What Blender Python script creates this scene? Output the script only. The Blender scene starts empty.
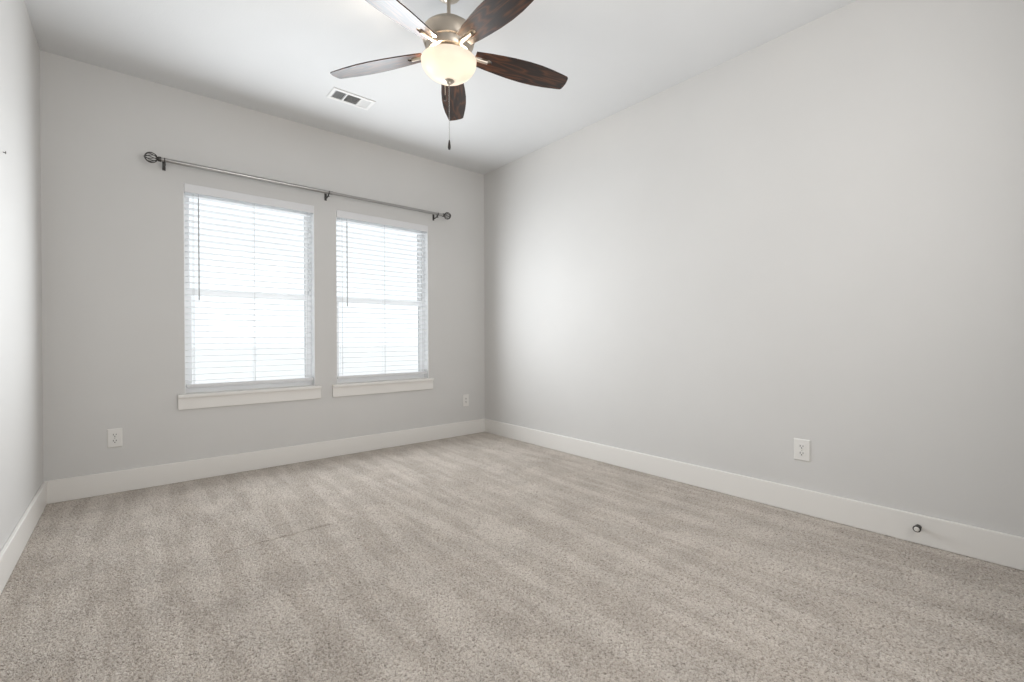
import bpy, bmesh, math, random
from mathutils import Vector, Matrix
import numpy as np

S = bpy.context.scene
C = S.collection
PI = math.pi

# ------------------------------------------------------------------ camera
CAM = (0.40950, -3.93488, 0.98918)
YAW, PITCH, ROLL, FPX = 0.695503, -0.004660, -0.003959, 456.99
fw = Vector((math.sin(YAW) * math.cos(PITCH), math.cos(YAW) * math.cos(PITCH), math.sin(PITCH)))
rt = fw.cross(Vector((0, 0, 1))).normalized()
up = rt.cross(fw)
rt, up = rt * math.cos(ROLL) + up * math.sin(ROLL), up * math.cos(ROLL) - rt * math.sin(ROLL)
cd = bpy.data.cameras.new('camera')
cam = bpy.data.objects.new('camera', cd)
C.objects.link(cam)
mw = Matrix((rt, up, -fw)).transposed().to_4x4()
mw.translation = Vector(CAM)
cam.matrix_world = mw
cd.sensor_width = 36.0
cd.lens = FPX / 1024 * 36.0
cd.clip_start = 0.02
S.camera = cam

# ------------------------------------------------------------------ view, world, daylight
S.view_settings.view_transform = 'Standard'
S.view_settings.look = 'None'
S.view_settings.gamma = 1.0
S.view_settings.use_curve_mapping = False
S.view_settings.exposure = 0.0
S.cycles.max_bounces = 14
S.cycles.diffuse_bounces = 9
S.cycles.glossy_bounces = 5
S.cycles.transparent_max_bounces = 12
S.cycles.sample_clamp_indirect = 6.0
S.cycles.caustics_reflective = False
S.cycles.caustics_refractive = False

SKY = 1.3
W_ = bpy.data.worlds.new('overcast_sky')
S.world = W_
W_.use_nodes = True
wn = W_.node_tree.nodes
wn['Background'].inputs['Color'].default_value = (0.93, 0.97, 1.0, 1)
wn['Background'].inputs['Strength'].default_value = SKY

W, H, D = 3.31366, 2.74, 4.55          # room: x 0..W, y -D..0 (window wall at y = 0), z 0..H
WIN = [(0.700, 1.576), (1.754, 2.634)]  # the two window openings in x
WZ0, WZ1 = 0.610, 2.090


def area_light(name, loc, rot, sx, sy, power, col):
    l = bpy.data.lights.new(name, 'AREA')
    l.shape = 'RECTANGLE'
    l.size, l.size_y = sx, sy
    l.energy = power
    l.color = col
    l.spread = math.radians(168)
    o = bpy.data.objects.new(name, l)
    C.objects.link(o)
    o.location = loc
    o.rotation_euler = rot
    return o


WIN_POWER = 26.0
PANE_POWER = 5.2
for (a, b) in WIN:      # fill lights added either side of the slats, standing in for window daylight
    area_light('window_fill', ((a + b) / 2, -0.045, 1.36), (-PI / 2, 0, 0), (b - a) - 0.06, 1.26, WIN_POWER, (0.93, 0.97, 1.0))
    area_light('slat_fill', ((a + b) / 2, 0.074, 1.35), (-PI / 2, 0, 0), (b - a) - 0.06, 1.36, PANE_POWER, (0.93, 0.97, 1.0))
REAR_FILL_POWER = 32.0       # fill light added behind the camera; the wall there has no opening
area_light('rear_fill', (1.9, -4.42, 1.75), (PI / 2, 0, math.radians(10)), 1.1, 1.4, REAR_FILL_POWER, (1.0, 0.985, 0.965))


# ------------------------------------------------------------------ materials
def mat(name, col=(0.8, 0.8, 0.8), rough=0.5, metal=0.0, **kw):
    m = bpy.data.materials.new(name)
    m.use_nodes = True
    b = m.node_tree.nodes['Principled BSDF']
    b.inputs['Base Color'].default_value = (*col, 1)
    b.inputs['Roughness'].default_value = rough
    b.inputs['Metallic'].default_value = metal
    for k, v in kw.items():
        b.inputs[k].default_value = v
    return m


def nd(m, typ, **props):
    n = m.node_tree.nodes.new(typ)
    for k, v in props.items():
        setattr(n, k, v)
    return n


def ln(m, a, ao, b, bi):
    m.node_tree.links.new(a.outputs[ao], b.inputs[bi])


def paint(name, col, rough, tex_scale=160, bump=0.12, var=0.03):
    """wall paint with a faint orange-peel texture"""
    m = mat(name, col, rough)
    p = m.node_tree.nodes['Principled BSDF']
    p.inputs['Specular IOR Level'].default_value = 0.4
    tc = nd(m, 'ShaderNodeTexCoord')
    nz = nd(m, 'ShaderNodeTexNoise')
    nz.inputs['Scale'].default_value = tex_scale
    nz.inputs['Detail'].default_value = 2
    ln(m, tc, 'Object', nz, 'Vector')
    bp = nd(m, 'ShaderNodeBump')
    bp.inputs['Strength'].default_value = bump
    bp.inputs['Distance'].default_value = 0.002
    ln(m, nz, 'Fac', bp, 'Height')
    ln(m, bp, 'Normal', p, 'Normal')
    n2 = nd(m, 'ShaderNodeTexNoise')
    n2.inputs['Scale'].default_value = 2.2
    n2.inputs['Detail'].default_value = 3
    ln(m, tc, 'Object', n2, 'Vector')
    mx = nd(m, 'ShaderNodeMix', data_type='RGBA')
    mx.inputs[6].default_value = (*[c * (1 - var) for c in col], 1)
    mx.inputs[7].default_value = (*[min(1, c * (1 + var)) for c in col], 1)
    ln(m, n2, 'Fac', mx, 0)
    ln(m, mx, 2, p, 'Base Color')
    return m


M_wall = paint('wall_paint_light_grey', (0.612, 0.603, 0.590), 0.62)
M_ceil = paint('ceiling_paint_white', (0.675, 0.68, 0.684), 0.8, 120, 0.2)
M_trim = paint('trim_paint_white', (0.76, 0.741, 0.712), 0.36, 40, 0.02, 0.01)
M_vinyl = mat('white_vinyl', (0.90, 0.905, 0.91), 0.35)
M_valance = mat('valance_white', (0.70, 0.70, 0.71), 0.4)
M_plastic = mat('white_plastic', (0.74, 0.725, 0.70), 0.3)
M_dark = mat('dark_slot', (0.025, 0.023, 0.02), 0.6)
M_rod = mat('brushed_pewter', (0.38, 0.37, 0.36), 0.3, 1.0)
M_rod_dark = mat('dark_pewter', (0.10, 0.095, 0.09), 0.4, 1.0)
M_chrome = mat('satin_nickel', (0.55, 0.53, 0.50), 0.25, 1.0)
M_nickel = mat('brushed_nickel', (0.50, 0.445, 0.38), 0.40, 1.0)
M_rubber = mat('white_rubber', (0.72, 0.70, 0.66), 0.55)
M_bark = mat('nail_steel', (0.12, 0.11, 0.10), 0.4, 0.9)
M_wand = mat('grey_clear_plastic', (0.40, 0.405, 0.41), 0.3)
M_cord = mat('white_cord', (0.66, 0.665, 0.67), 0.7)
M_vent = mat('white_enamel', (0.78, 0.78, 0.775), 0.35)
M_duct = mat('dark_duct', (0.02, 0.02, 0.022), 0.7)
M_fob = mat('dark_walnut_fob', (0.022, 0.013, 0.009), 0.3)


def slat_mat():
    m = mat('blind_white', (0.86, 0.87, 0.875), 0.4)
    nt = m.node_tree
    p = nt.nodes['Principled BSDF']
    t = nd(m, 'ShaderNodeBsdfTranslucent')
    t.inputs['Color'].default_value = (0.86, 0.88, 0.9, 1)
    mx = nd(m, 'ShaderNodeMixShader')
    mx.inputs[0].default_value = 0.22
    ln(m, p, 'BSDF', mx, 1)
    ln(m, t, 'BSDF', mx, 2)
    ln(m, mx, 'Shader', nt.nodes['Material Output'], 'Surface')
    return m


M_slat = slat_mat()


def glass_mat():
    m = mat('window_glass')
    nt = m.node_tree
    t = nd(m, 'ShaderNodeBsdfTransparent')
    t.inputs['Color'].default_value = (0.98, 0.985, 0.985, 1)
    g = nd(m, 'ShaderNodeBsdfGlossy')
    g.inputs['Roughness'].default_value = 0.02
    fr = nd(m, 'ShaderNodeFresnel')
    fr.inputs['IOR'].default_value = 1.35
    mx = nd(m, 'ShaderNodeMixShader')
    ln(m, fr, 'Fac', mx, 0)
    ln(m, t, 'BSDF', mx, 1)
    ln(m, g, 'BSDF', mx, 2)
    ln(m, mx, 'Shader', nt.nodes['Material Output'], 'Surface')
    return m


M_glass = glass_mat()


def bowl_mat():
    """frosted alabaster glass, lit from the inside"""
    m = mat('frosted_bowl_glass', (0.90, 0.84, 0.76), 0.3)
    nt = m.node_tree
    p = nt.nodes['Principled BSDF']
    p.inputs['Emission Color'].default_value = (1.0, 0.83, 0.70, 1)
    p.inputs['Emission Strength'].default_value = 0.68
    t = nd(m, 'ShaderNodeBsdfTranslucent')
    t.inputs['Color'].default_value = (0.46, 0.44, 0.41, 1)
    mx = nd(m, 'ShaderNodeMixShader')
    mx.inputs[0].default_value = 0.6
    ln(m, p, 'BSDF', mx, 1)
    ln(m, t, 'BSDF', mx, 2)
    ln(m, mx, 'Shader', nt.nodes['Material Output'], 'Surface')
    return m


M_bowl = bowl_mat()
M_bulb = mat('bulb_glow', (1, 0.9, 0.75), 0.4, **{'Emission Color': (1.0, 0.80, 0.55, 1), 'Emission Strength': 6.0})


def wood_mat():
    m = mat('dark_walnut_veneer', (0.05, 0.02, 0.01), 0.29)
    p = m.node_tree.nodes['Principled BSDF']
    tc = nd(m, 'ShaderNodeTexCoord')
    oi = nd(m, 'ShaderNodeObjectInfo')
    sc = nd(m, 'ShaderNodeVectorMath', operation='SCALE')
    sc.inputs[0].default_value = (3.0, 2.0, 1.0)
    ln(m, oi, 'Random', sc, 'Scale')
    ad = nd(m, 'ShaderNodeVectorMath', operation='ADD')
    ln(m, tc, 'Object', ad, 0)
    ln(m, sc, 'Vector', ad, 1)
    mp = nd(m, 'ShaderNodeMapping')
    mp.inputs['Scale'].default_value = (1.5, 9.0, 9.0)
    ln(m, ad, 'Vector', mp, 'Vector')
    nz = nd(m, 'ShaderNodeTexNoise')
    nz.inputs['Scale'].default_value = 1.6
    nz.inputs['Detail'].default_value = 2.0
    ln(m, mp, 'Vector', nz, 'Vector')
    mu = nd(m, 'ShaderNodeMath', operation='MULTIPLY')
    mu.inputs[1].default_value = 9.0
    ln(m, nz, 'Fac', mu, 0)
    fr = nd(m, 'ShaderNodeMath', operation='PINGPONG')
    fr.inputs[1].default_value = 0.5
    ln(m, mu, 'Value', fr, 0)
    mp2 = nd(m, 'ShaderNodeMapping')
    mp2.inputs['Scale'].default_value = (6.0, 220.0, 100.0)
    ln(m, ad, 'Vector', mp2, 'Vector')
    nz2 = nd(m, 'ShaderNodeTexNoise')
    nz2.inputs['Scale'].default_value = 1.0
    ln(m, mp2, 'Vector', nz2, 'Vector')
    a2 = nd(m, 'ShaderNodeMath', operation='MULTIPLY_ADD')
    a2.inputs[1].default_value = 0.5
    ln(m, nz2, 'Fac', a2, 0)
    ln(m, fr, 'Value', a2, 2)
    cr = nd(m, 'ShaderNodeValToRGB')
    e = cr.color_ramp.elements
    e[0].position, e[0].color = 0.25, (0.009, 0.0036, 0.0024, 1)
    e[1].position, e[1].color = 0.85, (0.105, 0.035, 0.011, 1)
    k = cr.color_ramp.elements.new(0.5)
    k.color = (0.022, 0.0075, 0.0034, 1)
    ln(m, a2, 'Value', cr, 'Fac')
    ln(m, cr, 'Color', p, 'Base Color')
    p.inputs['Coat Weight'].default_value = 0.25
    p.inputs['Coat Roughness'].default_value = 0.16
    return m


M_wood = wood_mat()


def carpet_mat():
    m = mat('beige_grey_carpet', (0.4, 0.37, 0.34), 1.0)
    p = m.node_tree.nodes['Principled BSDF']
    p.inputs['Specular IOR Level'].default_value = 0.08
    tc = nd(m, 'ShaderNodeTexCoord')
    # tuft-level colour: yarn flecks, plus shade in the pits painted dark
    n1 = nd(m, 'ShaderNodeTexNoise')
    n1.inputs['Scale'].default_value = 112
    n1.inputs['Detail'].default_value = 5
    n1.inputs['Roughness'].default_value = 0.72
    n1.inputs['Distortion'].default_value = 0.8
    ln(m, tc, 'Object', n1, 'Vector')
    c1 = nd(m, 'ShaderNodeValToRGB')
    e = c1.color_ramp.elements
    e[0].position, e[0].color = 0.33, (0.175, 0.152, 0.133, 1)
    e[1].position, e[1].color = 0.60, (0.565, 0.518, 0.472, 1)
    k = c1.color_ramp.elements.new(0.46)
    k.color = (0.415, 0.376, 0.338, 1)
    ln(m, n1, 'Fac', c1, 'Fac')
    # vacuum strokes and footmarks: nap shading painted as soft-edged lighter and darker patches
    mp = nd(m, 'ShaderNodeMapping')
    mp.inputs['Rotation'].default_value = (0, 0, math.radians(-4))
    mp.inputs['Scale'].default_value = (9.5, 1.1, 1)
    ln(m, tc, 'Object', mp, 'Vector')
    n2 = nd(m, 'ShaderNodeTexNoise')
    n2.inputs['Scale'].default_value = 1.25
    n2.inputs['Detail'].default_value = 4
    n2.inputs['Distortion'].default_value = 0.25
    ln(m, mp, 'Vector', n2, 'Vector')
    c2 = nd(m, 'ShaderNodeValToRGB')
    e = c2.color_ramp.elements
    e[0].position, e[0].color = 0.45, (0.935, 0.928, 0.92, 1)
    e[1].position, e[1].color = 0.57, (1.05, 1.053, 1.056, 1)
    ln(m, n2, 'Fac', c2, 'Fac')
    n3 = nd(m, 'ShaderNodeTexNoise')
    n3.inputs['Scale'].default_value = 5
    n3.inputs['Detail'].default_value = 3
    ln(m, tc, 'Object', n3, 'Vector')
    c3 = nd(m, 'ShaderNodeValToRGB')
    e = c3.color_ramp.elements
    e[0].position, e[0].color = 0.35, (0.93, 0.93, 0.93, 1)
    e[1].position, e[1].color = 0.65, (1.05, 1.05, 1.05, 1)
    ln(m, n3, 'Fac', c3, 'Fac')
    m1 = nd(m, 'ShaderNodeMix', data_type='RGBA', blend_type='MULTIPLY')
    m1.inputs[0].default_value = 1
    ln(m, c1, 'Color', m1, 6)
    ln(m, c2, 'Color', m1, 7)
    m2 = nd(m, 'ShaderNodeMix', data_type='RGBA', blend_type='MULTIPLY')
    m2.inputs[0].default_value = 1
    ln(m, m1, 2, m2, 6)
    ln(m, c3, 'Color', m2, 7)
    ln(m, m2, 2, p, 'Base Color')
    dp = nd(m, 'ShaderNodeDisplacement')
    dp.inputs['Midlevel'].default_value = 0.55
    dp.inputs['Scale'].default_value = 0.022
    # one shallow crease across the pile, near the left window
    sx = nd(m, 'ShaderNodeSeparateXYZ')
    ln(m, tc, 'Object', sx, 'Vector')
    wob = nd(m, 'ShaderNodeMath', operation='MULTIPLY_ADD')
    wob.inputs[1].default_value = 0.06
    ln(m, n3, 'Fac', wob, 0)
    ln(m, sx, 'Y', wob, 2)
    cy = nd(m, 'ShaderNodeMath', operation='COMPARE')
    cy.inputs[1].default_value = -1.405
    cy.inputs[2].default_value = 0.007
    ln(m, wob, 'Value', cy, 0)
    cx = nd(m, 'ShaderNodeMath', operation='COMPARE')
    cx.inputs[1].default_value = 0.98
    cx.inputs[2].default_value = 0.24
    ln(m, sx, 'X', cx, 0)
    cm = nd(m, 'ShaderNodeMath', operation='MULTIPLY')
    ln(m, cy, 'Value', cm, 0)
    ln(m, cx, 'Value', cm, 1)
    hh = nd(m, 'ShaderNodeMath', operation='MULTIPLY_ADD')
    hh.inputs[1].default_value = -0.35
    ln(m, cm, 'Value', hh, 0)
    ln(m, n1, 'Fac', hh, 2)
    ln(m, hh, 'Value', dp, 'Height')
    ln(m, dp, 'Displacement', m.node_tree.nodes['Material Output'], 'Displacement')
    m.displacement_method = 'DISPLACEMENT'
    return m


M_carpet = carpet_mat()
M_ground = paint('pale_ground', (0.86, 0.86, 0.855), 0.9, 1.2, 0.2, 0.06)


# ------------------------------------------------------------------ mesh helpers
def bx(bm, lo, hi, mx=None):
    vs = [Vector((x, y, z)) for x in (lo[0], hi[0]) for y in (lo[1], hi[1]) for z in (lo[2], hi[2])]
    if mx:
        vs = [mx @ v for v in vs]
    v = [bm.verts.new(c) for c in vs]
    for f in ((0, 1, 3, 2), (4, 6, 7, 5), (0, 4, 5, 1), (2, 3, 7, 6), (0, 2, 6, 4), (1, 5, 7, 3)):
        bm.faces.new([v[i] for i in f])


def lathe(bm, prof, n=48, mx=None, close=True):
    """prof: (r, z) pairs turned round the z axis"""
    mx = mx or Matrix()
    rings = []
    for r, z in prof:
        if r < 1e-6:
            rings.append([bm.verts.new(mx @ Vector((0, 0, z)))])
        else:
            rings.append([bm.verts.new(mx @ Vector((r * math.cos(2 * PI * k / n), r * math.sin(2 * PI * k / n), z))) for k in range(n)])
    for a, b in zip(rings, rings[1:]):
        for k in range(n):
            j = (k + 1) % n
            if len(a) == 1 and len(b) == 1:
                continue
            if len(a) == 1:
                bm.faces.new([a[0], b[k], b[j]])
            elif len(b) == 1:
                bm.faces.new([a[k], b[0], a[j]])
            else:
                bm.faces.new([a[k], b[k], b[j], a[j]])
    if close:
        for r in (rings[0], rings[-1]):
            if len(r) > 2:
                bm.faces.new(r)


def tube(bm, pts, r, n=10, caps=True):
    pts = [Vector(p) for p in pts]
    rs = r if isinstance(r, (list, tuple)) else [r] * len(pts)
    rings = []
    ref = None
    for i, p in enumerate(pts):
        t = (pts[min(i + 1, len(pts) - 1)] - pts[max(i - 1, 0)]).normalized()
        if ref is None:
            ref = Vector((0, 0, 1)) if abs(t.z) < 0.9 else Vector((1, 0, 0))
        a = t.cross(ref).normalized()
        b = t.cross(a).normalized()
        ref = -b if b.dot(ref) < 0 else b
        a = t.cross(ref).normalized()
        rings.append([bm.verts.new(p + (a * math.cos(2 * PI * k / n) + ref * math.sin(2 * PI * k / n)) * rs[i]) for k in range(n)])
    for u, v in zip(rings, rings[1:]):
        for k in range(n):
            j = (k + 1) % n
            bm.faces.new([u[k], v[k], v[j], u[j]])
    if caps:
        bm.faces.new(rings[0])
        bm.faces.new(rings[-1])


def ball(bm, c, r, seg=16, sq=(1, 1, 1)):
    m = Matrix.Translation(c) @ Matrix.Diagonal((r * sq[0], r * sq[1], r * sq[2], 1))
    bmesh.ops.create_uvsphere(bm, u_segments=seg, v_segments=max(6, seg * 2 // 3), radius=1.0, matrix=m)


def prism(bm, outline, z0, z1, mx=None):
    mx = mx or Matrix()
    a = [bm.verts.new(mx @ Vector((x, y, z0))) for x, y in outline]
    b = [bm.verts.new(mx @ Vector((x, y, z1))) for x, y in outline]
    bm.faces.new(a)
    bm.faces.new(b)
    n = len(a)
    for k in range(n):
        bm.faces.new([a[k], a[(k + 1) % n], b[(k + 1) % n], b[k]])


def obj(name, bm, m, parent=None, smooth=False, bevel=0.0, seg=2):
    bmesh.ops.recalc_face_normals(bm, faces=bm.faces[:])
    if smooth:
        for f in bm.faces:
            f.smooth = True
        lim = math.radians(38)
        for e in bm.edges:
            e.smooth = len(e.link_faces) == 2 and e.calc_face_angle(0) < lim
    me = bpy.data.meshes.new(name)
    bm.to_mesh(me)
    bm.free()
    me.materials.append(m)
    o = bpy.data.objects.new(name, me)
    C.objects.link(o)
    if parent is not None:
        o.parent = parent
    if bevel:
        b = o.modifiers.new('bevel', 'BEVEL')
        b.width = bevel
        b.segments = seg
        b.limit_method = 'ANGLE'
    return o


def thing(name, label, cat, loc=(0, 0, 0), group=None):
    o = bpy.data.objects.new(name, None)
    C.objects.link(o)
    o.location = loc
    o.empty_display_size = 0.05
    o['label'] = label
    o['category'] = cat
    if group:
        o['group'] = group
    return o


def struct(o, label, cat):
    o['kind'] = 'structure'
    o['label'] = label
    o['category'] = cat
    return o


def B():
    return bmesh.new()


# ------------------------------------------------------------------ room shell
T = 0.15
bm = B()
bx(bm, (-T, -D - T, -0.12), (W + T, T, -0.03))
nx, ny = 330, 452                                               # fine grid so the pile can be real relief
gv = [[bm.verts.new((-0.003 + (W + 0.006) * i / nx, 0.003 - (D + 0.006) * j / ny, 0.0)) for i in range(nx + 1)] for j in range(ny + 1)]
for j in range(ny):
    for i in range(nx):
        bm.faces.new((gv[j][i], gv[j + 1][i], gv[j + 1][i + 1], gv[j][i + 1]))
fl = obj('floor', bm, M_carpet)
sb = fl.modifiers.new('pile', 'SUBSURF')
sb.subdivision_type = 'SIMPLE'
sb.levels, sb.render_levels = 0, 2
struct(fl, 'beige grey cut pile carpet with vacuum marks, wall to wall', 'floor')
bm = B(); bx(bm, (-T, -D - T, H), (W + T, T, H + 0.12))
struct(obj('ceiling', bm, M_ceil), 'white painted ceiling above the fan', 'ceiling')
bm = B()
xs = [0.0, WIN[0][0], WIN[0][1], WIN[1][0], WIN[1][1], W]
for i in range(5):
    if i in (1, 3):
        bx(bm, (xs[i], 0, 0), (xs[i + 1], T, WZ0))
        bx(bm, (xs[i], 0, WZ1), (xs[i + 1], T, H))
    else:
        bx(bm, (xs[i], 0, 0), (xs[i + 1], T, H))
struct(obj('wall_back', bm, M_wall), 'light grey wall with the two windows', 'wall')
bm = B(); bx(bm, (W, -D, 0), (W + T, T, H))
struct(obj('wall_right', bm, M_wall), 'long plain light grey wall on the right', 'wall')
bm = B(); bx(bm, (-T, -D, 0), (0, T, H))
struct(obj('wall_left', bm, M_wall), 'light grey wall at the left edge of the photo', 'wall')
bm = B(); bx(bm, (-T, -D - T, 0), (W + T, -D, H))
struct(obj('wall_front', bm, M_wall), 'light grey wall behind the photographer', 'wall')

BT, BH = 0.016, 0.140
for nm, lo, hi, lab in (('baseboard_back', (0, -BT, 0), (W, 0, BH), 'tall white baseboard under the windows'),
                        ('baseboard_right', (W - BT, -D, 0), (W, -BT, BH), 'tall white baseboard along the right wall'),
                        ('baseboard_left', (0, -D, 0), (BT, -BT, BH), 'tall white baseboard along the left wall')):
    bm = B(); bx(bm, lo, hi)
    struct(obj(nm, bm, M_trim, bevel=0.004), lab, 'baseboard')

# ground outside
bm = B(); bx(bm, (-60, 0.4, -0.75), (60, 120, -0.6))
struct(obj('ground', bm, M_ground), 'pale ground outside the windows', 'ground')

# ------------------------------------------------------------------ windows
for n, (a, b) in enumerate(WIN, 1):
    side = 'left' if n == 1 else 'right'
    wo = bpy.data.objects.new('window_%d' % n, None)
    C.objects.link(wo)
    struct(wo, 'white window with sill, the %s one of the two' % side, 'window')
    # outer frame
    bm = B()
    y0, y1, fwid = 0.085, 0.145, 0.018
    bx(bm, (a, y0, WZ0), (a + fwid, y1, WZ1)); bx(bm, (b - fwid, y0, WZ0), (b, y1, WZ1))
    bx(bm, (a + fwid, y0, WZ1 - fwid), (b - fwid, y1, WZ1)); bx(bm, (a + fwid, y0, WZ0), (b - fwid, y1, WZ0 + fwid))
    obj('window_frame', bm, M_vinyl, wo)
    bm = B()                                                     # white jamb lining
    q = 0.003
    bx(bm, (a, 0.0015, WZ0), (a + q, y0, WZ1)); bx(bm, (b - q, 0.0015, WZ0), (b, y0, WZ1)); bx(bm, (a + q, 0.0015, WZ1 - q), (b - q, y0, WZ1))
    obj('jamb_lining', bm, M_vinyl, wo)
    zm = 1.335
    for (nm, z0, z1, yy, st) in (('lower_sash', WZ0 + fwid, zm + 0.02, 0.088, 0.032), ('upper_sash', zm - 0.02, WZ1 - fwid, 0.116, 0.024)):
        bm = B()
        A, Bb = a + fwid, b - fwid
        bx(bm, (A, yy, z0), (A + st, yy + 0.026, z1)); bx(bm, (Bb - st, yy, z0), (Bb, yy + 0.026, z1))
        bx(bm, (A + st, yy, z1 - 0.04), (Bb - st, yy + 0.026, z1)); bx(bm, (A + st, yy, z0), (Bb - st, yy + 0.026, z0 + 0.045))
        so = obj(nm, bm, M_vinyl, wo)
        bm = B(); bx(bm, (A + st, yy + 0.010, z0 + 0.045), (Bb - st, yy + 0.016, z1 - 0.04))
        obj('pane', bm, M_glass, so)
    e = 0.042
    bm = B(); bx(bm, (a - e, -0.034, WZ0 - 0.024), (b + e, 0.0, WZ0)); bx(bm, (a, 0.0, WZ0 - 0.024), (b, 0.085, WZ0 + 0.0005))
    obj('window_sill', bm, M_trim, wo, bevel=0.004)
    bm = B(); bx(bm, (a - e + 0.002, -0.018, WZ0 - 0.106), (b + e - 0.002, 0.0, WZ0 - 0.024))
    obj('apron', bm, M_trim, wo, bevel=0.002)

# ------------------------------------------------------------------ blinds
for n, (a, b) in enumerate(WIN):
    side = ('left', 'right')[n]
    t = thing('window_blind', 'open white two inch slat blind with grey wand in the %s window' % side, 'blind', ((a + b) / 2, 0.035, WZ0), 'slat blinds in the windows')
    ox, oz = (a + b) / 2, WZ0
    hw = (b - a) / 2 - 0.0035
    bm = B()                                                     # valance with returns
    bx(bm, (-hw, -0.045, 2.028 - oz), (hw, -0.033, 2.089 - oz))
    bx(bm, (-hw, -0.033, 2.028 - oz), (-hw + 0.008, 0.0, 2.089 - oz)); bx(bm, (hw - 0.008, -0.033, 2.028 - oz), (hw, 0.0, 2.089 - oz))
    obj('valance', bm, M_valance, t, bevel=0.003)
    bm = B(); bx(bm, (-hw + 0.01, -0.025, 2.045 - oz), (hw - 0.01, 0.025, 2.087 - oz))
    obj('headrail', bm, M_vinyl, t)
    sw = hw - 0.0075
    bm = B()
    N = 31
    z_top, z_bot = 2.010, 0.700
    slat_z = [z_top + (z_bot - z_top) * k / (N - 1) - oz for k in range(N)]
    for z in slat_z:                                             # gently crowned, tilted a few degrees
        mx = Matrix.Translation((0, 0, z)) @ Matrix.Rotation(math.radians(-5), 4, 'X')
        prof = []
        for q in range(7):
            u = -1 + 2 * q / 6
            prof.append((u * 0.025, 0.0022 * (1 - u * u)))
        rows = []
        for s, dz in ((1, 0.0014), (-1, -0.0014)):
            rows.append([[bm.verts.new(mx @ Vector((x, y, zz + dz))) for x in (-sw, sw)] for (y, zz) in prof])
        for rset in rows:
            for u, v in zip(rset, rset[1:]):
                bm.faces.new([u[0], u[1], v[1], v[0]])
        for i in (0, -1):
            bm.faces.new([rows[0][i][0], rows[0][i][1], rows[1][i][1], rows[1][i][0]])
        for i in (0, 1):
            bm.faces.new([r[i] for r in rows[0]] + [r[i] for r in reversed(rows[1])])
    obj('slats', bm, M_slat, t)
    bm = B(); bx(bm, (-sw, -0.026, 0.652 - oz), (sw, 0.026, 0.676 - oz))
    obj('bottom_rail', bm, M_valance, t, bevel=0.003)
    for x in (-hw + 0.05, 0.0, hw - 0.05):
        bm = B()
        tube(bm, [(x, -0.0285, 0.660 - oz), (x, -0.0285, 2.05 - oz)], 0.0008, 6)
        tube(bm, [(x, 0.0285, 0.660 - oz), (x, 0.0285, 2.05 - oz)], 0.0008, 6)
        tube(bm, [(x + 0.008, 0, 0.660 - oz), (x + 0.008, 0, 2.05 - oz)], 0.0013, 6)
        obj('ladder_cord', bm, M_cord, t)
    wx = a + 0.087 - ox if n == 0 else a + 0.092 - ox
    bm = B()
    tube(bm, [(wx, -0.020, 2.046 - oz), (wx, -0.030, 2.022 - oz), (wx, -0.036, 1.996 - oz)], 0.0011, 6)
    tube(bm, [(wx, -0.036, 2.000 - oz), (wx, -0.036, 1.985 - oz), (wx, -0.036, 1.30 - oz), (wx, -0.036, 1.276 - oz)], [0.003, 0.0042, 0.0042, 0.005], 6)
    obj('tilt_wand', bm, M_wand, t, smooth=True)

# ------------------------------------------------------------------ curtain rod
RY, RZ = -0.080, 2.200
t = thing('curtain_rod', 'long pewter curtain rod with round cage finials above both windows', 'curtain rod', (1.655, RY, RZ))
rl = lambda x, dy=0.0, dz=0.0: (x - 1.655, dy, dz)
bm = B(); tube(bm, [rl(0.563), rl(1.688)], 0.0135, 20)
obj('outer_tube', bm, M_rod, t, smooth=True)
bm = B(); tube(bm, [rl(1.688), rl(2.765)], 0.0120, 20)
obj('inner_tube', bm, M_rod, t, smooth=True)
bm = B(); tube(bm, [rl(1.675), rl(1.677), rl(1.699), rl(1.701)], [0.0135, 0.016, 0.016, 0.0125], 20)
obj('joint_collar', bm, M_rod, t, smooth=True)
for sgn, x0 in ((-1, 0.563), (1, 2.765)):
    f = bpy.data.objects.new('finial', None)
    bm = B()
    tube(bm, [rl(x0 - sgn * 0.012), rl(x0 - sgn * 0.010), rl(x0 + sgn * 0.004), rl(x0 + sgn * 0.010)], [0.0145, 0.0165, 0.0165, 0.008], 20)
    cx = x0 + sgn * 0.042
    R = 0.033
    for k in range(10):                                          # cage of curved wires
        ph = 2 * PI * k / 10
        pts = []
        for q in range(13):
            th = PI * q / 12
            tw = ph + 0.9 * (q / 12)
            pts.append(rl(cx - sgn * R * 1.02 * math.cos(th), R * math.sin(th) * math.cos(tw), R * math.sin(th) * math.sin(tw)))
        tube(bm, pts, 0.0026, 6)
    fo = obj('finial', bm, M_rod_dark, t, smooth=True)
    bm = B()
    ball(bm, rl(cx + sgn * (R + 0.001)), 0.006, 12)
    obj('end_bead', bm, M_rod, fo, smooth=True)
for x in (0.592, 1.668, 2.695):
    bm = B()
    dy = -RY
    bx(bm, rl(x - 0.009, dy - 0.004, -0.048), rl(x + 0.009, dy, 0.012))                 # wall plate
    tube(bm, [rl(x, dy - 0.003, -0.03), rl(x, dy - 0.03, -0.034), rl(x, 0.012, -0.026), rl(x, 0.0, -0.017)], 0.0055, 10)
    pts = [rl(x, 0.0165 * math.cos(q), 0.0165 * math.sin(q)) for q in [math.radians(a) for a in range(150, 391, 20)]]
    tube(bm, pts, 0.0035, 8)                                                           # cradle
    br = obj('bracket', bm, M_rod_dark, t, smooth=True)
    bm = B(); tube(bm, [rl(x, -0.002, -0.018), rl(x, -0.002, -0.026), rl(x, -0.002, -0.032), rl(x, -0.002, -0.036)], [0.003, 0.003, 0.0065, 0.0065], 10)
    obj('thumb_screw', bm, M_rod_dark, br, smooth=True)


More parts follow.
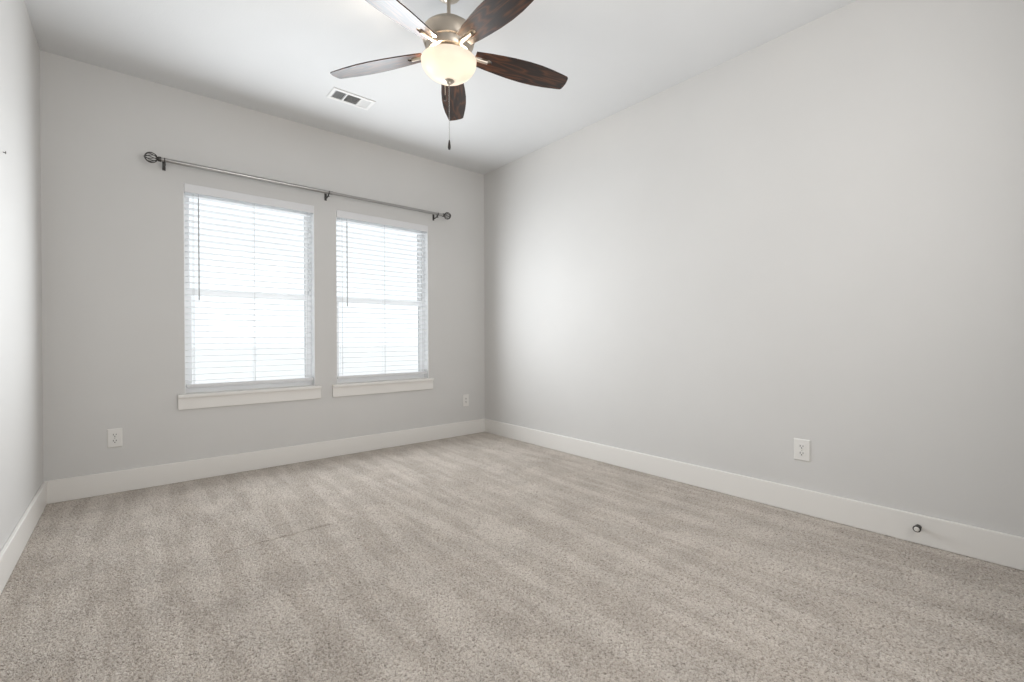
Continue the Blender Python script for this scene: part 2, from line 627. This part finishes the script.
# ------------------------------------------------------------------ wall outlets
def outlet(label, loc, rz, w, h, group):
    """plate faces local -y"""
    t = thing('wall_outlet', label, 'outlet', loc, group)
    t.rotation_euler = (0, 0, rz)
    bm = B()
    hw, hh = w / 2, h / 2
    a = [(-hw, 0, -hh), (hw, 0, -hh), (hw, 0, hh), (-hw, 0, hh)]
    k = 0.0055
    b_ = [(-hw + k, -0.006, -hh + k), (hw - k, -0.006, -hh + k), (hw - k, -0.006, hh - k), (-hw + k, -0.006, hh - k)]
    va = [bm.verts.new(v) for v in a]
    vm = [bm.verts.new((v[0], -0.0022, v[2])) for v in a]
    vb = [bm.verts.new(v) for v in b_]
    bm.faces.new(va); bm.faces.new(vb)
    for u, v in ((va, vm), (vm, vb)):
        for i in range(4):
            bm.faces.new([u[i], u[(i + 1) % 4], v[(i + 1) % 4], v[i]])
    obj('cover_plate', bm, M_plastic, t)
    for s in (1, -1):
        zc = s * 0.0195
        bm = B()
        out = []
        for q in range(24):
            an = 2 * PI * q / 24
            out.append((max(-0.0172, min(0.0172, 0.0195 * math.cos(an))), max(-0.0140, min(0.0140, 0.0195 * math.sin(an)))))
        mx = Matrix.Translation((0, 0, zc)) @ Matrix.Rotation(PI / 2, 4, 'X')
        prism(bm, out, 0.0055, 0.0078, mx)
        r = obj('receptacle', bm, M_plastic, t)
        bm = B()
        bx(bm, (-0.0085, -0.0083, zc - 0.002), (-0.0055, -0.0076, zc + 0.0085))
        bx(bm, (0.0055, -0.0083, zc - 0.001), (0.0085, -0.0076, zc + 0.0075))
        mx = Matrix.Translation((0, -0.0076, zc - 0.0078)) @ Matrix.Rotation(PI / 2, 4, 'X')
        lathe(bm, [(0.0032, 0.0), (0.0032, 0.0007)], 14, mx)
        obj('slots', bm, M_dark, r)
    bm = B()
    lathe(bm, [(0.0030, 0.0055), (0.0030, 0.0068), (0.0018, 0.0074)], 14, Matrix.Rotation(PI / 2, 4, 'X'))
    obj('screw', bm, M_chrome, t)
    return t


G = 'electrical outlets low on the walls'
outlet('white duplex outlet on the back wall, left of the left window', (0.327, 0, 0.356), 0, 0.076, 0.122, G)
outlet('white duplex outlet on the right wall above the baseboard', (W, -3.005, 0.357), -PI / 2, 0.083, 0.122, G)


def data_plate():
    t = thing('wall_plate', 'narrow white wall plate near the far corner, right of the right window', 'wall plate', (3.066, 0, 0.356), G)
    bm = B(); bx(bm, (-0.036, -0.006, -0.060), (0.036, 0, 0.060))
    obj('cover_plate', bm, M_plastic, t, bevel=0.003)
    bm = B(); bx(bm, (-0.0165, -0.0075, -0.034), (0.0165, -0.005, 0.034))
    ins = obj('insert', bm, M_plastic, t, bevel=0.001)
    bm = B()
    for zc in (0.016, -0.016):
        bx(bm, (-0.0085, -0.0082, zc - 0.002), (-0.0055, -0.0074, zc + 0.0085))
        bx(bm, (0.0055, -0.0082, zc - 0.001), (0.0085, -0.0074, zc + 0.0075))
        lathe(bm, [(0.0032, 0.0), (0.0032, 0.0007)], 14, Matrix.Translation((0, -0.0074, zc - 0.0078)) @ Matrix.Rotation(PI / 2, 4, 'X'))
    obj('slots', bm, M_dark, ins)
    return t


data_plate()

# ------------------------------------------------------------------ door stop on the right baseboard
t = thing('door_stop', 'small metal door stop screwed into the right baseboard', 'door stop', (W - BT, -3.503, 0.082))
RX = Matrix.Rotation(-PI / 2, 4, 'Y')        # local z -> world -x
bm = B(); lathe(bm, [(0.012, 0.0), (0.012, 0.003), (0.008, 0.006), (0.0065, 0.009), (0.0065, 0.026), (0.012, 0.029), (0.0155, 0.033), (0.0155, 0.038), (0.0105, 0.039)], 24, RX)
obj('post', bm, M_rod_dark, t, smooth=True)
bm = B(); lathe(bm, [(0.0105, 0.037), (0.0105, 0.042), (0.008, 0.045), (0.0, 0.046)], 24, RX)
obj('bumper', bm, M_rubber, t, smooth=True)

# ------------------------------------------------------------------ nail in the left wall
t = thing('nail', 'tiny dark nail sticking out of the left wall', 'nail', (0, -1.07, 1.788))
bm = B(); lathe(bm, [(0.0018, -0.01), (0.0018, 0.006), (0.0060, 0.0065), (0.0060, 0.0085), (0.004, 0.009)], 14, Matrix.Rotation(PI / 2, 4, 'Y') @ Matrix.Rotation(0.12, 4, 'Y'))
obj('nail_shaft', bm, M_bark, t)

# ------------------------------------------------------------------ ceiling vent
VX0, VX1, VY0, VY1 = 1.502, 1.805, -0.710, -0.552
vx, vy = (VX0 + VX1) / 2, (VY0 + VY1) / 2
t = thing('ceiling_vent', 'white three section air register in the ceiling', 'vent', (vx, vy, H))
hx, hy = (VX1 - VX0) / 2, (VY1 - VY0) / 2
bm = B()
m_ = 0.024
secs = [(-hx + m_, -0.052), (-0.042, 0.052), (0.062, hx - m_)]
bx(bm, (-hx, -hy, -0.007), (hx, -hy + m_, 0)); bx(bm, (-hx, hy - m_, -0.007), (hx, hy, 0))
edges_x = [(-hx, secs[0][0]), (secs[0][1], secs[1][0]), (secs[1][1], secs[2][0]), (secs[2][1], hx)]
for x0, x1 in edges_x:
    bx(bm, (x0, -hy + m_, -0.007), (x1, hy - m_, 0))
obj('vent_frame', bm, M_vent, t, bevel=0.002)
bm = B(); bx(bm, (-hx + m_ - 0.004, -hy + m_ - 0.004, -0.0006), (hx - m_ + 0.004, hy - m_ + 0.004, -0.0001))
obj('duct_opening', bm, M_duct, t)
for i, (x0, x1) in enumerate(secs):
    bm = B()
    if i == 1:
        k = 9
        for q in range(k):
            y = -hy + m_ + (q + 0.5) * (2 * hy - 2 * m_) / k
            mx = Matrix.Translation((0, y, -0.004)) @ Matrix.Rotation(math.radians(35), 4, 'X')
            bx(bm, (x0, -0.0052, -0.0005), (x1, 0.0052, 0.0005), mx)
    else:
        k = 6
        for q in range(k):
            x = x0 + (q + 0.5) * (x1 - x0) / k
            mx = Matrix.Translation((x, 0, -0.004)) @ Matrix.Rotation(math.radians(-40 if i == 0 else 40), 4, 'Y')
            ch = 0.0028 if i == 0 else 0.0052
            bx(bm, (-ch, -hy + m_, -0.0005), (ch, hy - m_, 0.0005), mx)
    obj('louver_bank', bm, M_vent, t)

# ------------------------------------------------------------------ ceiling fan
FX, FY = 1.657, -1.950
fan = thing('ceiling_fan', 'five blade ceiling fan with dark walnut blades, nickel housing and lit bowl', 'ceiling fan', (FX, FY, H))
Z = lambda z: z - H
bm = B(); lathe(bm, [(0.060, 0.0), (0.062, -0.006), (0.058, -0.014), (0.042, -0.022), (0.026, -0.027), (0.021, -0.034), (0.013, -0.036)], 48)
obj('canopy', bm, M_nickel, fan, smooth=True)
bm = B(); lathe(bm, [(0.0095, -0.030), (0.0095, Z(2.595))], 20)
lathe(bm, [(0.020, Z(2.618)), (0.020, Z(2.60)), (0.026, Z(2.592))], 24)
obj('downrod', bm, M_nickel, fan, smooth=True)
bm = B()
lathe(bm, [(0.024, Z(2.598)), (0.060, Z(2.592)), (0.098, Z(2.572)), (0.122, Z(2.553)), (0.133, Z(2.538)), (0.135, Z(2.529)), (0.132, Z(2.505)),
           (0.125, Z(2.480)), (0.121, Z(2.473)), (0.116, Z(2.471)), (0.113, Z(2.466)), (0.110, Z(2.450)), (0.102, Z(2.438)), (0.060, Z(2.436))], 64)
obj('motor_housing', bm, M_nickel, fan, smooth=True)
bm = B()
lathe(bm, [(0.070, Z(2.440)), (0.078, Z(2.436)), (0.082, Z(2.430)), (0.082, Z(2.420)), (0.076, Z(2.416)), (0.03, Z(2.416)), (0.012, Z(2.400)), (0.006, Z(2.39)), (0.006, Z(2.285))], 48)
obj('light_fitter', bm, M_nickel, fan, smooth=True)

# bowl: outside and inside surface of a shell
prof = []
for q in range(17):
    u = q / 16
    an = u * PI / 2
    prof.append((0.139 * math.cos(an) ** 1.3 if q < 16 else 0.012, 2.392 - 0.100 * math.sin(an)))
prof[-1] = (0.012, prof[-1][1])
prof = [(0.136, 2.399), (0.1395, 2.397)] + prof
inner = [(max(0.012, r - 0.005), z + 0.004) for r, z in reversed(prof[2:])] + [(0.133, 2.398)]
bm = B(); lathe(bm, [(r, Z(z)) for r, z in prof + inner] + [(0.136, Z(2.399))], 64, close=False)
bmesh.ops.remove_doubles(bm, verts=bm.verts[:], dist=1e-6)
bowl = obj('light_bowl', bm, M_bowl, fan, smooth=True)
bm = B(); lathe(bm, [(0.006, Z(2.305)), (0.026, Z(2.301)), (0.028, Z(2.297)), (0.022, Z(2.291)), (0.012, Z(2.288)), (0.010, Z(2.281)), (0.005, Z(2.277)), (0, Z(2.277))], 32)
obj('bowl_finial', bm, M_nickel, fan, smooth=True)
bulbs = [(-0.062, 0.020, 1.0), (0.060, -0.045, 0.2)]
cam_r = Vector((rt.x, rt.y, 0)).normalized()
for (lx, ly, k) in bulbs:
    px, py = lx, ly
    bm = B()
    ball(bm, (px, py, Z(2.358)), 0.021, 16, (1, 1, 1.1))
    lathe(bm, [(0.012, Z(2.368)), (0.011, Z(2.418))], 16, Matrix.Translation((px, py, 0)))
    obj('bulb', bm, M_bulb, fan, smooth=True)
    l = bpy.data.lights.new('bulb_light', 'POINT')
    l.energy = 20.0 * k
    l.color = (1.0, 0.86, 0.70)
    l.shadow_soft_size = 0.022
    lo = bpy.data.objects.new('bulb_light', l)
    C.objects.link(lo)
    lo.location = (FX + px * 1.0, FY + py * 1.0, 2.388)

# pull chains
bm = B()
tube(bm, [(0, 0, Z(2.280)), (0, 0, Z(1.995))], 0.0011, 6)
z = 2.278
while z > 1.997:
    ball(bm, (0, 0, Z(z)), 0.0019, 6)
    z -= 0.0052
pc = obj('pull_chain', bm, M_chrome, fan, smooth=True)
bm = B(); lathe(bm, [(0.0, Z(1.999)), (0.003, Z(1.998)), (0.0048, Z(1.988)), (0.0072, Z(1.970)), (0.0076, Z(1.960)), (0.005, Z(1.951)), (0, Z(1.949))], 20)
obj('pull_fob', bm, M_fob, pc, smooth=True)
bm = B()
cx, cy = 0.062, 0.138
tube(bm, [(cx, cy, Z(2.446)), (cx, cy, Z(2.300))], 0.0016, 6)
z = 2.44
while z > 2.302:
    ball(bm, (cx, cy, Z(z)), 0.0026, 6)
    z -= 0.0056
tube(bm, [(cx * 0.6, cy * 0.6, Z(2.448)), (cx * 0.9, cy * 0.9, Z(2.451)), (cx, cy, Z(2.445))], 0.004, 8)
pc2 = obj('pull_chain', bm, M_nickel, fan, smooth=True)
bm = B(); lathe(bm, [(0.0, Z(2.304)), (0.004, Z(2.302)), (0.007, Z(2.290)), (0.008, Z(2.282)), (0.005, Z(2.274)), (0, Z(2.272))], 18, Matrix.Translation((cx, cy, 0)))
obj('pull_fob', bm, M_fob, pc2, smooth=True)

# blades: outline in local x (outwards) / y, pivot at the fan axis
half = [(0.136, 0.044), (0.21, 0.056), (0.27, 0.063), (0.34, 0.070), (0.42, 0.0735), (0.49, 0.0715), (0.56, 0.0640), (0.62, 0.0540), (0.655, 0.0475)]
tip = [(0.6625, 0.040), (0.6665, 0.02), (0.668, 0.0), (0.6665, -0.02), (0.6625, -0.040)]
notch = [(0.136, -0.015), (0.212, -0.015), (0.223, -0.010), (0.227, 0.0), (0.223, 0.010), (0.212, 0.015), (0.136, 0.015)]
out = half + tip + [(x, -y) for x, y in reversed(half)] + notch
bm = B(); prism(bm, out, -0.0030, 0.0030)
ZB = 2.448
proto = obj('blade', bm, M_wood, fan, bevel=0.0012)
bm = B()
arm = [((0.070, 0, 0.006), 0.013), ((0.10, 0, 0.004), 0.012), ((0.135, 0, 0.000), 0.0105), ((0.165, 0, -0.003), 0.0095), ((0.205, 0, -0.004), 0.0095)]
tube(bm, [a[0] for a in arm], [a[1] for a in arm], 14)
bx(bm, (0.172, -0.034, 0.0032), (0.236, 0.034, 0.0062))
lathe(bm, [(0.006, 0.006), (0.006, 0.009)], 10, Matrix.Translation((0.20, 0.026, 0)))
lathe(bm, [(0.006, 0.006), (0.006, 0.009)], 10, Matrix.Translation((0.20, -0.026, 0)))
arm0 = obj('blade_arm', bm, M_nickel, proto, smooth=True)
for k in range(5):
    if k == 0:
        bl, ar = proto, arm0
    else:
        bl = proto.copy(); C.objects.link(bl); bl.parent = fan
        ar = arm0.copy(); C.objects.link(ar); ar.parent = bl
    a = math.radians(54 + 72 * k)
    bl.location = (0, 0, Z(ZB))
    bl.rotation_euler = (Matrix.Rotation(a, 4, 'Z') @ Matrix.Rotation(math.radians(2.4), 4, 'Y') @ Matrix.Rotation(math.radians(-12), 4, 'X')).to_euler()
